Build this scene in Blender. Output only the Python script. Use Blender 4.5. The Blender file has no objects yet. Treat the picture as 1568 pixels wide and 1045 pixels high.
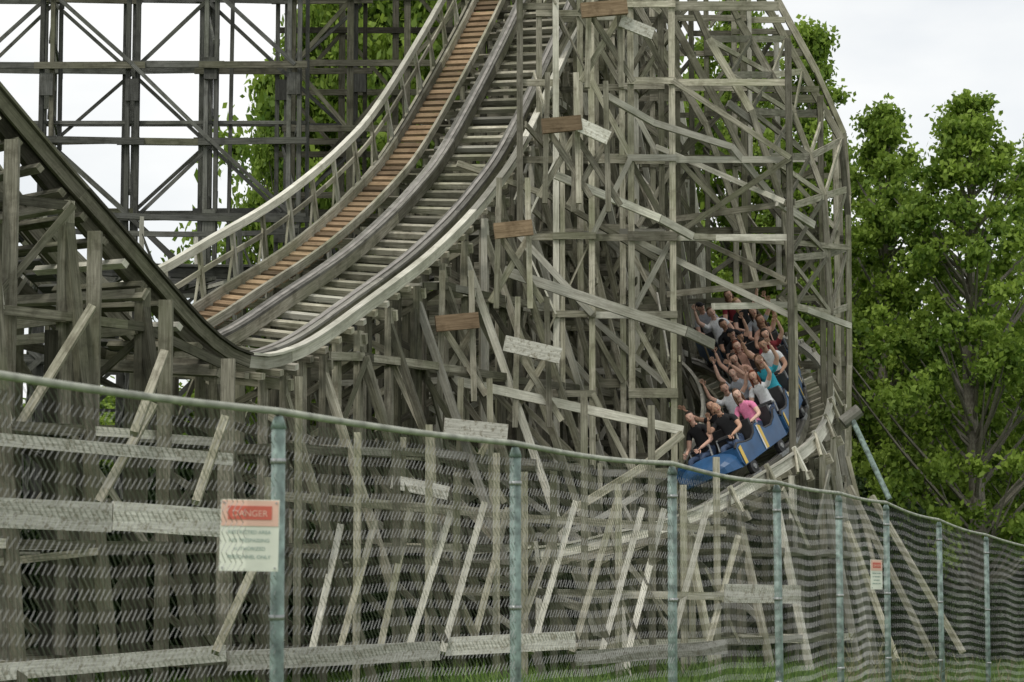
import bpy, math, random
import numpy as np
from mathutils import Vector, Matrix
random.seed(7); rng=np.random.default_rng(7)
sc=bpy.context.scene
R=random.random
def ru(a,b): return a+(b-a)*random.random()
V=Vector
# ---------------------------------------------------------------- camera
EYE=1.7; FL=3484.0; PITCH=math.atan(337.5/FL)
cd=bpy.data.cameras.new("camera"); cam=bpy.data.objects.new("camera",cd); sc.collection.objects.link(cam)
cam.location=(0,0,EYE); cam.rotation_euler=(math.pi/2+PITCH,0,0)
cd.sensor_width=36; cd.lens=80; cd.clip_end=5000; cd.clip_start=.1
cd.dof.use_dof=True; cd.dof.focus_distance=39; cd.dof.aperture_fstop=6.3
sc.camera=cam
cp,sp=math.cos(PITCH),math.sin(PITCH)
def W(u,v,Y):
    """image pixel coordinates, unprojected from the eye point to an assumed distance -> world metres"""
    tx=(u-784)/FL; ty=(522.5-v)/FL; k=cp-ty*sp
    return V((Y*tx/k, Y, EYE+Y*(sp+ty*cp)/k))
def smooth(a,b,x):
    t=min(1,max(0,(x-a)/(b-a))); return t*t*(3-2*t)
def gz(x,y):
    z=-.55*smooth(3.5,7.5,x)*smooth(20,30,y)
    z+=1.9*smooth(46,85,y)*smooth(2,14,x)
    z+=.06*math.sin(x*.7+1)*math.sin(y*.5)
    return z
# ---------------------------------------------------------------- materials
def newmat(name):
    m=bpy.data.materials.new(name); m.use_nodes=True; nt=m.node_tree
    return m,nt,nt.nodes["Principled BSDF"]
def N(nt,t,**k):
    n=nt.nodes.new(t)
    for a,b in k.items(): setattr(n,a,b)
    return n
def wood(name,dark,light,algae=(.11,.125,.058),alg=.55,rough=.85,chip=None,stain=.55,vr=(.38,1.6)):
    m,nt,b=newmat(name); L=nt.links.new
    uv=N(nt,'ShaderNodeUVMap'); mp=N(nt,'ShaderNodeMapping'); mp.inputs['Scale'].default_value=(1.3,22,1)
    L(uv.outputs[0],mp.inputs[0])
    n1=N(nt,'ShaderNodeTexNoise'); n1.inputs['Scale'].default_value=1.6; n1.inputs['Detail'].default_value=5; n1.inputs['Roughness'].default_value=.65
    L(mp.outputs[0],n1.inputs['Vector'])
    r=N(nt,'ShaderNodeValToRGB'); r.color_ramp.elements[0].position=.33; r.color_ramp.elements[1].position=.66
    r.color_ramp.elements[0].color=(*dark,1); r.color_ramp.elements[1].color=(*light,1)
    L(n1.outputs['Fac'],r.inputs[0])
    tc=N(nt,'ShaderNodeTexCoord')
    n2=N(nt,'ShaderNodeTexNoise'); n2.inputs['Scale'].default_value=.9; n2.inputs['Detail'].default_value=6
    L(tc.outputs['Object'],n2.inputs['Vector'])
    mr=N(nt,'ShaderNodeMapRange'); mr.inputs[1].default_value=.40; mr.inputs[2].default_value=.66; mr.inputs[3].default_value=0; mr.inputs[4].default_value=alg
    L(n2.outputs['Fac'],mr.inputs[0])
    mx=N(nt,'ShaderNodeMixRGB'); mx.inputs[2].default_value=(*algae,1)
    L(mr.outputs[0],mx.inputs[0]); L(r.outputs[0],mx.inputs[1])
    n5=N(nt,'ShaderNodeTexNoise'); n5.inputs['Scale'].default_value=3.4; n5.inputs['Detail'].default_value=7; n5.inputs['Roughness'].default_value=.7
    L(tc.outputs['Object'],n5.inputs['Vector'])
    m5=N(nt,'ShaderNodeMapRange'); m5.inputs[1].default_value=.49; m5.inputs[2].default_value=.66; m5.inputs[4].default_value=stain
    L(n5.outputs['Fac'],m5.inputs[0])
    x5=N(nt,'ShaderNodeMixRGB'); x5.inputs[2].default_value=(dark[0]*.45,dark[1]*.42,dark[2]*.36,1)
    L(m5.outputs[0],x5.inputs[0]); L(mx.outputs[0],x5.inputs[1])
    cur=x5.outputs[0]
    if chip:
        n3=N(nt,'ShaderNodeTexNoise'); n3.inputs['Scale'].default_value=16; n3.inputs['Detail'].default_value=8; n3.inputs['Roughness'].default_value=.7
        L(tc.outputs['Object'],n3.inputs['Vector'])
        m3=N(nt,'ShaderNodeMapRange'); m3.inputs[1].default_value=.50; m3.inputs[2].default_value=.62; m3.inputs[4].default_value=.85
        L(n3.outputs['Fac'],m3.inputs[0])
        m4=N(nt,'ShaderNodeMixRGB'); m4.inputs[2].default_value=(*chip,1)
        L(m3.outputs[0],m4.inputs[0]); L(cur,m4.inputs[1]); cur=m4.outputs[0]
    at=N(nt,'ShaderNodeAttribute',attribute_name='var')
    m2=N(nt,'ShaderNodeMapRange'); m2.inputs[3].default_value=vr[0]; m2.inputs[4].default_value=vr[1]
    L(at.outputs['Fac'],m2.inputs[0])
    mul=N(nt,'ShaderNodeVectorMath',operation='SCALE')
    L(cur,mul.inputs[0]); L(m2.outputs[0],mul.inputs['Scale'])
    L(mul.outputs[0],b.inputs['Base Color'])
    b.inputs['Roughness'].default_value=rough; b.inputs['Specular IOR Level'].default_value=.2
    bp=N(nt,'ShaderNodeBump'); bp.inputs['Strength'].default_value=.35; bp.inputs['Distance'].default_value=.01
    L(n1.outputs['Fac'],bp.inputs['Height']); L(bp.outputs[0],b.inputs['Normal'])
    return m
M_grey=wood("weathered_timber",(.185,.172,.13),(.49,.462,.375))
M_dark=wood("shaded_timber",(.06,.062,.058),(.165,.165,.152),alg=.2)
M_pale=wood("bleached_timber",(.38,.365,.31),(.68,.66,.575),alg=.35,stain=.35)
M_brown=wood("new_brown_timber",(.15,.10,.06),(.33,.24,.155),alg=.15)
M_plank=wood("walkway_plank",(.21,.135,.075),(.39,.28,.175),alg=.2)
M_paint=wood("peeling_painted_timber",(.40,.39,.34),(.70,.69,.62),alg=.1,chip=(.24,.22,.165),stain=.2)
M_rail=wood("worn_grey_rail",(.115,.11,.095),(.27,.26,.235),alg=.15,rough=.7)
M_deep=wood("shade_dark_timber",(.07,.066,.048),(.205,.195,.15),alg=.4)  # timber colour darkened to stand for shade inside the trestle
def plain(name,col,rough=.5,metal=0,nscale=8,amt=.25,spec=.5):
    m,nt,b=newmat(name); L=nt.links.new
    tc=N(nt,'ShaderNodeTexCoord'); n=N(nt,'ShaderNodeTexNoise'); n.inputs['Scale'].default_value=nscale; n.inputs['Detail'].default_value=5
    L(tc.outputs['Object'],n.inputs['Vector'])
    r=N(nt,'ShaderNodeValToRGB'); r.color_ramp.elements[0].position=.3; r.color_ramp.elements[1].position=.7
    r.color_ramp.elements[0].color=(*[c*(1-amt) for c in col],1); r.color_ramp.elements[1].color=(*[min(1,c*(1+amt)) for c in col],1)
    L(n.outputs['Fac'],r.inputs[0]); L(r.outputs[0],b.inputs['Base Color'])
    b.inputs['Roughness'].default_value=rough; b.inputs['Metallic'].default_value=metal; b.inputs['Specular IOR Level'].default_value=spec
    return m
M_steel=plain("galvanised_steel",(.36,.37,.37),.45,.6,20)
M_strap=plain("rail_steel_strap",(.30,.28,.25),.5,.3,5,.3)
M_railtop=plain("fence_rail_steel",(.36,.37,.31),.6,.2,9,.35,.3)
M_wire=plain("galvanised_wire",(.24,.245,.23),.55,.2,3)
M_post=plain("patinated_fence_post",(.19,.25,.225),.6,.2,14,.55)
# ---------------------------------------------------------------- builder
class MB:
    def __init__(s,k=1.0): s.v=[];s.f=[];s.uv=[];s.var=[];s.mi=[];s.k=k
    def quad(s,idx,uvs,var,mi): s.f.append(idx); s.uv.extend(uvs); s.var.append(var); s.mi.append(mi)
    def beam(s,a,b,w,h,mi=0,up=None,var=None,j=.006):
        w*=s.k; h*=s.k
        a=V(a);b=V(b); x=b-a; L=x.length
        if L<1e-4: return
        x/=L
        if up is None: up=V((0,0,1)) if abs(x.z)<.9 else V((0,1,0))
        y=x.cross(V(up)); 
        if y.length<1e-5: y=x.cross(V((1,0,0)))
        y.normalize(); z=y.cross(x)
        w=w+ru(-j,j)*.5; h=h+ru(-j,j)*.5
        off=y*ru(-j,j)+z*ru(-j,j); a=a+off; b=b+off
        n=len(s.v)
        for p in (a,b):
            for sy,sz in ((-1,-1),(1,-1),(1,1),(-1,1)):
                s.v.append(tuple(p+y*(sy*w/2)+z*(sz*h/2)))
        if var is None: var=min(1,max(0,random.gauss(.5,.22)))
        o=R()*50; q=R()*50
        for k in range(4):
            k2=(k+1)%4; ww=w if k%2==0 else h
            s.quad((n+k,n+k2,n+4+k2,n+4+k),[(o,q+k),(o,q+k+ww),(o+L,q+k+ww),(o+L,q+k)],var,mi)
        s.quad((n+3,n+2,n+1,n),[(o,q),(o,q+w),(o+h,q+w),(o+h,q)],var,mi)
        s.quad((n+4,n+5,n+6,n+7),[(o,q),(o,q+w),(o+h,q+w),(o+h,q)],var,mi)
    def sweep(s,fr,so,uo,w,h,mi=0,board=3.2,varr=None):
        """rectangular section along frames, split in board lengths"""
        i=0; n=len(fr)
        while i<n-1:
            j=i; d=0
            while j<n-1 and d<board: d+=(fr[j+1][0]-fr[j][0]).length; j+=1
            var=varr if varr is not None else min(1,max(0,random.gauss(.5,.2))); o=R()*50; q=R()*50
            base=len(s.v); dd=0; jit=ru(-.006,.006)
            for k in range(i,j+1):
                P,T,S,U=fr[k]
                for sy,sz in ((-1,-1),(1,-1),(1,1),(-1,1)):
                    s.v.append(tuple(P+S*(so+jit+sy*w/2)+U*(uo+jit+sz*h/2)))
            for k in range(j-i):
                l=(fr[i+k+1][0]-fr[i+k][0]).length
                for c in range(4):
                    c2=(c+1)%4; a=base+4*k
                    s.quad((a+c,a+c2,a+4+c2,a+4+c),[(o+dd,q+c),(o+dd,q+c+.2),(o+dd+l,q+c+.2),(o+dd+l,q+c)],var,mi)
                dd+=l
            s.quad((base+3,base+2,base+1,base),[(o,q)]*4,var,mi)
            e=base+4*(j-i); s.quad((e,e+1,e+2,e+3),[(o,q)]*4,var,mi)
            i=j
    def build(s,name,mats,parent=None,smooth=False):
        me=bpy.data.meshes.new(name); me.from_pydata(s.v,[],s.f)
        for m in mats: me.materials.append(m)
        if s.uv:
            uvl=me.uv_layers.new(name="UVMap"); uvl.data.foreach_set("uv",np.array(s.uv,dtype=np.float32).ravel())
        a=me.attributes.new("var",'FLOAT','FACE'); a.data.foreach_set("value",np.array(s.var,dtype=np.float32))
        me.polygons.foreach_set("material_index",s.mi)
        if smooth: me.polygons.foreach_set("use_smooth",[True]*len(s.f))
        me.update()
        ob=bpy.data.objects.new(name,me); sc.collection.objects.link(ob)
        if parent: ob.parent=parent
        return ob
    def tube(s,pts,r,mi=0,n=8,var=.5,r2=None):
        pts=[V(p) for p in pts]; base=len(s.v); m=len(pts)
        for i,p in enumerate(pts):
            t=(pts[min(i+1,m-1)]-pts[max(i-1,0)]).normalized()
            u=t.cross(V((0,0,1)) if abs(t.z)<.9 else V((0,1,0))).normalized(); w=u.cross(t)
            rr=r if r2 is None else r+(r2-r)*i/(m-1)
            for k in range(n):
                a=2*math.pi*k/n; s.v.append(tuple(p+u*(rr*math.cos(a))+w*(rr*math.sin(a))))
        for i in range(m-1):
            for k in range(n):
                k2=(k+1)%n; a=base+i*n
                s.quad((a+k,a+k2,a+n+k2,a+n+k),[(i,k),(i,k+1),(i+1,k+1),(i+1,k)],var,mi)
        s.quad(tuple(base+k for k in range(n))[::-1],[(0,0)]*n,var,mi)
        s.quad(tuple(base+(m-1)*n+k for k in range(n)),[(0,0)]*n,var,mi)
def empty(name,parent=None):
    e=bpy.data.objects.new(name,None); sc.collection.objects.link(e); e.empty_display_size=.2
    if parent: e.parent=parent
    return e
# ---------------------------------------------------------------- path
class Path:
    def __init__(s,pts,bank):
        P=[V(p) for p in pts]; P=[P[0]*2-P[1]]+P+[P[-1]*2-P[-2]]
        B=[bank[0]]+list(bank)+[bank[-1]]
        out=[];bk=[]
        for i in range(1,len(P)-2):
            for k in range(24):
                t=k/24; a,b,c,d=P[i-1:i+3]
                out.append(.5*((2*b)+(c-a)*t+(2*a-5*b+4*c-d)*t*t+(-a+3*b-3*c+d)*t**3))
                bk.append(B[i]+(B[i+1]-B[i])*t)
        out.append(P[-2]); bk.append(B[-2])
        s.p=out; s.b=bk; s.s=[0]
        for i in range(1,len(out)): s.s.append(s.s[-1]+(out[i]-out[i-1]).length)
        s.L=s.s[-1]
    def at(s,d):
        d=min(max(d,0),s.L-1e-4); i=int(np.searchsorted(s.s,d,side='right'))-1; i=min(max(i,0),len(s.p)-2)
        t=(d-s.s[i])/(s.s[i+1]-s.s[i]); P=s.p[i].lerp(s.p[i+1],t)
        i0=max(i-4,0); i1=min(i+5,len(s.p)-1)
        T=(s.p[i1]-s.p[i0]).normalized(); b=math.radians(s.b[i]+(s.b[i+1]-s.b[i])*t)
        S0=V((-T.y,T.x,0)).normalized(); U0=T.cross(S0)
        S=S0*math.cos(b)+U0*math.sin(b); U=T.cross(S)
        return P,T,S,U
    def frames(s,a,b,step=.3):
        n=max(2,int((b-a)/step)+1); return [s.at(a+(b-a)*i/(n-1)) for i in range(n)]
A=Path([(2.3,53,19.4),(1.6,49.2,16.3),(.68,45,12.95),(-.53,40.5,9.45),(-1.2,38.3,8.0),(-2.02,36,6.72),(-2.92,33.9,5.68),(-3.75,32.2,4.85),(-4.4,31,4.62),(-5.2,29.9,5.4),(-6.1,28.8,6.5),(-7.4,27.6,8.2),(-9.0,26.4,10.3)],
       [0,0,0,-2,-4,-6,-8,-9,-6,-3,0,0,0])
B=Path([(-3,52,6.95),(-.5,51.5,6.9),(1.7,50.5,6.7),(3.4,49,6.4),(4.5,47.3,6.0),(4.9,45.4,5.5),(5.0,43.4,4.85),(4.75,41.3,4.1),(4.2,39.5,3.4),(3.3,38,2.8),(2.3,37,2.25),(1.2,36.5,1.9),(-.36,36.5,1.7),(-3.1,38,1.6)],
       [5,10,18,22,24,24,24,22,20,18,14,10,5,0])
C=Path([(-14,40.5,7.6),(-11,41,7.3),(-8,41.8,7.15),(-5.2,43,7.25),(-3,45,7.6),(-2,48,8.2)],[0]*6)
coaster=empty("wooden_roller_coaster")
WM=[M_grey,M_dark,M_pale,M_brown,M_paint,M_rail,M_strap,M_plank,M_deep]
# ---------------------------------------------------------------- track + bents
def track(mb,path,a,b,catw=True,far=-1.72,near=.86,g=.52,mi=0,nm=2):
    fr=path.frames(a,b)
    for s_ in (-g,g):
        mb.sweep(fr,s_,-.14,.13,.20,mi)
        mb.sweep(fr,s_+.02*(1 if s_>0 else -1),-.02,.20,.045,5 if mi==0 else mi)
        mb.sweep(fr,s_,.012,.055,.014,6,board=9)
    mb.sweep(fr,near,-.10,.05,.16,nm)
    mb.sweep(fr,near+.01,.01,.12,.035,nm)
    d=a
    while d<b:
        P,T,S,U=path.at(d)
        mb.beam(P+S*-.90-U*.29,P+S*.86-U*.29,.10,.085,mi if R()<.85 else 2,up=U)
        d+=.40
    if catw:
        mb.sweep(fr,-.93,.0,.05,.14,mi); mb.sweep(fr,-1.52,-.02,.05,.18,mi)
        d=a
        while d<b:
            P,T,S,U=path.at(d)
            mb.beam(P+S*-1.50-U*.10,P+S*-.95-U*.10,.15,.045,7 if mi==0 else 1,up=U); d+=.26
        mb.sweep(fr,far,.74,.09,.12,2 if mi==0 else 0); mb.sweep(fr,far+.0,.36,.03,.08,mi)
        mb.sweep(fr,far,-.20,.05,.22,mi)
def bents(mb,path,a,b,step,offs,lev=1.4,batter=None,sz=.15,hp=None,mi=0,pal=.15,long=True,diag=.65,deep=.45):
    prev=None; d=a; idx=0
    def mt(p=pal):
        q=R()
        if mi==1: return 1
        return 2 if q<p*.7 else (8 if q>1-deep else 0)
    while d<b:
        P,T,S,U=path.at(d); cols=[]
        Th=V((T.x,T.y,0)).normalized()
        for o in offs:
            q=P+S*o-U*.34; g=gz(q.x,q.y); cols.append((q,g,o))
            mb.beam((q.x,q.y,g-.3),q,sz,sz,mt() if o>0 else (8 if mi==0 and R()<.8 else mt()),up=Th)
            if R()<.5: mb.beam((q.x+Th.x*sz,q.y+Th.y*sz,g-.3),(q.x+Th.x*sz,q.y+Th.y*sz,g+(q.z-g)*ru(.4,.95)),sz*.7,sz*.9,mt(),up=Th)
        o0,o1=offs[0],offs[-1]
        mb.beam(P+S*(o0-.15)-U*.45,P+S*(o1+.12)-U*.45,.09,.22,mi,up=U)
        if hp:
            for oo,hh in hp:
                mb.beam(P+S*oo-U*.5,P+S*oo+U*hh,.09,.09,mi if R()<.6 else 2,up=Th)
                mb.beam(P+S*(oo)+U*(hh*.6),P+S*oo-U*.4+Th*.35,.05,.09,mi)
        ql,gl,_=cols[0]; qr,gr,_=cols[-1]
        zt=min(ql.z,qr.z); k=0; z=max(gl,gr)+.45; zs=[]
        sd=Th*(sz*.4+.03)
        while z<zt-.3:
            zs.append(z)
            mb.beam(V((ql.x,ql.y,z))+sd,V((qr.x,qr.y,z))+sd,.045,.19,mt())
            z2=min(z+lev,zt)
            a_,b_=(ql,qr) if (k+idx)%2 else (qr,ql)
            if R()<.75: mb.beam(V((a_.x,a_.y,z))-sd,V((b_.x,b_.y,z2))-sd,.045,.14,mt())
            if R()<.15: mb.beam(V((b_.x,b_.y,z))-sd*1.6,V((a_.x,a_.y,z2))-sd*1.6,.045,.14,mt())
            z+=lev; k+=1
        bt=None
        if batter:
            hgt=qr.z-gr; out=min(batter,.36*hgt); foot=qr+V((S.x,S.y,0)).normalized()*out
            foot.z=gz(foot.x,foot.y)-.2; top=qr-V((0,0,.25)); bt=(top,foot)
            mb.beam(foot,top,sz,sz*.9,mt(.4),up=Th)
            for z in zs:
                t=(top.z-z)/(top.z-foot.z); e=top.lerp(foot,t)
                mb.beam(V((qr.x,qr.y,z+.02))+sd,e+sd,.045,.17,mt())
            for i in range(len(zs)-1):
                if R()<.6:
                    t=(top.z-zs[i])/(top.z-foot.z); e=top.lerp(foot,t)
                    mb.beam(V((qr.x,qr.y,zs[i+1]))-sd,e-sd,.045,.13,mt())
        if prev and long:
            pc,pz,pb=prev
            for ci in (0,-1):
                p0=pc[ci][0]; p1=cols[ci][0]; so=V((S.x,S.y,0)).normalized()*(sz*.4+.03)*(1 if ci else -1)
                for i in range(max(len(zs),len(pz))):
                    z=zs[i] if i<len(zs) else pz[i]
                    if z<max(p0.z,p1.z)-.1:
                        mb.beam(V((p0.x,p0.y,min(z,p0.z)))+so,V((p1.x,p1.y,min(z,p1.z)))+so,.045,.17,mt())
                    z2=z+lev
                    if R()<diag and z2<min(p0.z,p1.z)+.5:
                        if (idx+i)%2: mb.beam(V((p0.x,p0.y,z))+so*1.5,V((p1.x,p1.y,min(z2,p1.z)))+so*1.5,.04,.13,mt())
                        else: mb.beam(V((p0.x,p0.y,min(z2,p0.z)))+so*1.5,V((p1.x,p1.y,z))+so*1.5,.04,.13,mt())
            if bt and pb:
                for z in zs[:5]:
                    t=(bt[0].z-z)/(bt[0].z-bt[1].z); t2=(pb[0].z-z)/(pb[0].z-pb[1].z)
                    if 0<=t<=1 and 0<=t2<=1:
                        mb.beam(pb[0].lerp(pb[1],t2),bt[0].lerp(bt[1],t),.045,.16,mt(.3))
        prev=(cols,zs,bt); d+=step; idx+=1
def nearest(path,p): 
    i=min(range(len(path.p)),key=lambda i:(path.p[i]-V(p)).length); return path.s[i]
sv=nearest(A,(-4.3,31.2,4.7))
mb=MB()
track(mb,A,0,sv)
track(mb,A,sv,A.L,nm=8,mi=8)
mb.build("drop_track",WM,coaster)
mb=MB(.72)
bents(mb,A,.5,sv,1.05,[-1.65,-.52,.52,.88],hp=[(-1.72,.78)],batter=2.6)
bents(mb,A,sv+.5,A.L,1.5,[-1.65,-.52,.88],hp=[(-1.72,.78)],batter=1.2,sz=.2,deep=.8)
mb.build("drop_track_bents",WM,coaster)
mb=MB(.8)
track(mb,C,0,C.L,catw=False,mi=1,nm=8); bents(mb,C,.3,C.L,1.7,[-.9,0,.9],lev=1.6,mi=1,hp=[(-1.1,.8),(1.1,.8)],pal=.05)
fc=C.frames(0,C.L); mb.sweep(fc,1.1,.8,.08,.1,1); mb.sweep(fc,-1.1,.8,.08,.1,1); mb.sweep(fc,1.15,-.2,.06,.3,1)
mb.build("return_track",WM,coaster)
mb=MB()
track(mb,B,0,B.L,catw=False,near=1.1)
mb.k=.75
bents(mb,B,.4,B.L,.95,[-.9,.9,1.12],hp=[(-1.25,.5),(1.15,.1)],batter=.7,sz=.14)
frb=B.frames(0,B.L); mb.sweep(frb,-1.25,.5,.06,.1,2); mb.sweep(frb,-1.0,-.1,.05,.22,0)
mb.build("banked_turn_track",WM,coaster)
# ---------------------------------------------------------------- central timber mass
def xmax(z,Y):
    k=Y/43.0
    zz=1.7+(z-1.7)/k
    return k*(6.33 if zz<9.7 else 6.33-(zz-9.7)*.47)
def blk(x,y,z):
    r=x/y
    return .078<r<.1225 and y<47 and z<EYE+y*.1185 and z>EYE+y*.03
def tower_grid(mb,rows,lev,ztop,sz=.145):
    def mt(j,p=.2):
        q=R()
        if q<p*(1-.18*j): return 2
        return 8 if R()<(.15,.3,.5,.7,.85,.9)[j] else 0  # rows further back get more shade-toned timber, painting in a darker interior
    for j,(Y,xs) in enumerate(rows):
        for i,x in enumerate(xs):
            z=gz(x,Y)-.2
            zt=ztop
            while zt>3 and xmax(zt,Y)<x: zt-=.2
            zc=EYE+Y*.1195
            if .078<x/Y<.1225 and Y<47: segs=[(zc,zt)]
            else: segs=[(z,zt)]
            for a,b in segs:
                if b-a>.5:
                    mb.beam((x,Y,a),(x,Y,b),sz,sz,mt(j),up=(0,1,0))
                    if R()<.45:
                        a2=a+(b-a)*ru(0,.4); mb.beam((x+sz*.8,Y,a2),(x+sz*.8,Y,a2+ru(2,5)),sz*.8,sz*.8,mt(j),up=(0,1,0))
    for j,(Y,xs) in enumerate(rows):
        z=.5+.35*(j%4)
        k=0
        while z<ztop:
            xm=xmax(z,Y)
            for i in range(len(xs)-1):
                x0,x1=xs[i],xs[i+1]
                if x0>xm: break
                x1=min(x1,xm)
                mid=(x0+x1)/2
                if blk(mid,Y,z) or blk(x1-.02,Y,z) : continue
                off=-.08 if (i+j)%2 else .08
                if R()<.8: mb.beam((x0-.06,Y+off,z),(x1+.06,Y+off,z),.045,.16 if R()<.8 else .23,mt(j))
                if R()<.6 and z+lev<ztop:
                    zz=z+lev
                    if not blk(mid,Y,z+lev*.5) and not blk(mid,Y,zz) and xmax(zz,Y)>x1-.1:
                        if (k+i)%2: mb.beam((x0,Y-off,z),(x1,Y-off,zz),.045,.13,mt(j))
                        else: mb.beam((x0,Y-off,zz),(x1,Y-off,z),.045,.13,mt(j,.1))
                    if i+2<len(xs) and R()<.24 and not blk(xs[i+2],Y,zz) and not blk(xs[i+2],Y,z) and not blk(mid,Y,z+lev) and xmax(zz,Y)>xs[i+2]:
                        mb.beam((x0,Y-off*1.6,zz),(xs[i+2],Y-off*1.6,z),.045,.15,mt(j,.5))
            z+=lev; k+=1
    for j in range(len(rows)-1):
        Y0,xa=rows[j]; Y1,xb=rows[j+1]
        for x in xa:
            x2=min(xb,key=lambda q:abs(q-x)); z=1.1
            while z<ztop:
                if x<xmax(z,Y0) and x2<xmax(z,Y1) and not blk(x,Y0,z) and not blk((x+x2)/2,(Y0+Y1)/2,z) and not blk(x2,Y1,z) and R()<.5:
                    mb.beam((x+.09,Y0,z),(x2+.09,Y1,z),.045,.15,mt(j))
                    if R()<.5 and not blk((x+x2)/2,(Y0+Y1)/2,z+lev*.5) and not blk(x2,Y1,z+lev): mb.beam((x-.09,Y0,z),(x2-.09,Y1,z+lev),.045,.12,mt(j))
                z+=lev
def xr(a,b,st): 
    out=[];x=a
    while x<b: out.append(x+ru(-.05,.05)); x+=st
    return out
rows=[(38.7,xr(.1,3.1,.66)+[4.78]),
      (40.8,xr(.5,3.3,.74)),
      (42.6,xr(.8,3.5,.78)+[4.4,5.85]),
      (45.2,xr(1.2,6,.82)+[6.5]),
      (48.4,xr(1.5,6.8,.9)+[7.05])]
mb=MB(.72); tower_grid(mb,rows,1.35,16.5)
def poly(mb,pts,w,h,mi):
    for a,b in zip(pts[:-1],pts[1:]): mb.beam(a,b,w,h,mi)
for Y,ps in ((39.2,[(1040,-40),(1085,60),(1150,170),(1200,320),(1216,470),(1218,640)]),
             (41.5,[(1085,-60),(1130,30),(1215,175),(1262,300),(1272,480),(1270,720)]),
             (43,[(1120,-60),(1180,20),(1240,130),(1288,215),(1298,330),(1300,560),(1296,760)]),
             (45.5,[(1150,-80),(1190,0),(1250,110),(1292,205),(1299,300),(1300,700)]),
             (40.3,[(1000,-20),(1060,90),(1110,180),(1165,290),(1212,345)]),
             (42.4,[(960,-20),(1010,70),(1080,190),(1130,330),(1160,440)])):
    poly(mb,[W(u,v,Y) for u,v in ps],.14,.18,0)
rib=lambda ps,Y:[W(u,v,Y) for u,v in ps]
r1=rib([(1085,60),(1118,115),(1150,170),(1175,240),(1200,320),(1208,395),(1216,470)],39.2)
r2=rib([(1150,60),(1182,115),(1215,175),(1240,240),(1262,300),(1268,390),(1272,480)],41.5)
r3=rib([(1203,60),(1228,110),(1262,172),(1288,215),(1296,290),(1298,380),(1299,470)],43)
for i in range(7):
    mb.beam(r1[i],r2[i],.05,.17,0); mb.beam(r2[i],r3[i],.05,.17,0)
    if i<6:
        mb.beam(r1[i],r2[i+1],.05,.13,0); mb.beam(r2[i+1],r3[i],.05,.13,0); mb.beam(r1[i+1],r2[i],.05,.13,8)
mb.k=1
def ledger(ps,Y0,Y1,h=.2,mi=2,w=.07):
    n=len(ps)
    pts=[W(u,v,Y0+(Y1-Y0)*i/(n-1)) for i,(u,v) in enumerate(ps)]
    poly(mb,pts,w,h,mi)
ledger([(850,268),(1010,335),(1060,362)],37.6,38.4,.13)
ledger([(1060,362),(1210,372),(1300,380)],38.4,42,.10,0)
ledger([(772,415),(1050,508),(1092,528)],37.2,38.3,.17,2)
ledger([(1092,470),(1215,468),(1302,500)],38.4,41,.11,2)
ledger([(680,580),(1045,660)],36.2,37.4,.15)
ledger([(925,145),(1000,188),(1120,225),(1190,310),(1246,345)],37.8,39.6,.11)
ledger([(1115,158),(1170,200)],39,39.4,.13)
ledger([(1190,310),(1246,345)],38.8,39.4,.13)
ledger([(1045,665),(985,715),(880,780),(830,830)],36.9,35.6,.12,0)
ledger([(700,250),(840,300),(1010,400)],39,40,.1,0)
mb.build("turn_support_structure",WM,coaster)
# ---------------------------------------------------------------- lift structure at left
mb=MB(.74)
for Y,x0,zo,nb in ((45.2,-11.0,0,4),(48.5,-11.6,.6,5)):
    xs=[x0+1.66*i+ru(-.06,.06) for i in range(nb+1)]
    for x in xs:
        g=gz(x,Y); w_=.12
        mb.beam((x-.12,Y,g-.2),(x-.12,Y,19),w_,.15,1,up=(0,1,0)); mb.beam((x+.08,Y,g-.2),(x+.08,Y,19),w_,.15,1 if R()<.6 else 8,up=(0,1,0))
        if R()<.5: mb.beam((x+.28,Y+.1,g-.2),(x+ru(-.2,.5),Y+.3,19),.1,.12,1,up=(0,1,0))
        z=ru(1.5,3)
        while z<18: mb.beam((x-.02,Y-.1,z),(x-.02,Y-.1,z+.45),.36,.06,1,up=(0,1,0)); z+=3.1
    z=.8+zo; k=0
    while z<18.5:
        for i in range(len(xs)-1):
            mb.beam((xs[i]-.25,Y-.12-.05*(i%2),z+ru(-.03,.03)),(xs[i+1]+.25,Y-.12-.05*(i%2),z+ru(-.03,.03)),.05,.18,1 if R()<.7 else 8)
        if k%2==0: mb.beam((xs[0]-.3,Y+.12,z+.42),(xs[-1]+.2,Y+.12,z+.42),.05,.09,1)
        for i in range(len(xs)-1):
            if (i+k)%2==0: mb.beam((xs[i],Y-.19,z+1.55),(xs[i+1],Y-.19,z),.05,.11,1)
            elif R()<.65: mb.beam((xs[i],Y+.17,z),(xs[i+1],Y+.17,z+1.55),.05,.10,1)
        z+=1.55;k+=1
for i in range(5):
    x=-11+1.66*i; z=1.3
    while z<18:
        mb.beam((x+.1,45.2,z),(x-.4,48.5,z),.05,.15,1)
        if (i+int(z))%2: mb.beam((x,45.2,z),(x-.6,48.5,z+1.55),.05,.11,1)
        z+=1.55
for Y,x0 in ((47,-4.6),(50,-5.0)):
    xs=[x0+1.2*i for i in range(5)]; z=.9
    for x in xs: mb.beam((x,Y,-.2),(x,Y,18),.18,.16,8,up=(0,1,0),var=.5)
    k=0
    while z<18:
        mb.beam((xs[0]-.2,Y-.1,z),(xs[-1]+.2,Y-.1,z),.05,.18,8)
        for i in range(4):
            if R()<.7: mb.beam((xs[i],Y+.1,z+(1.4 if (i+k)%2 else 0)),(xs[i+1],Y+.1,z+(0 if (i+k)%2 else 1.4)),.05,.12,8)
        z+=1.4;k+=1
mb.build("lift_hill_structure",WM,coaster)
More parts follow.
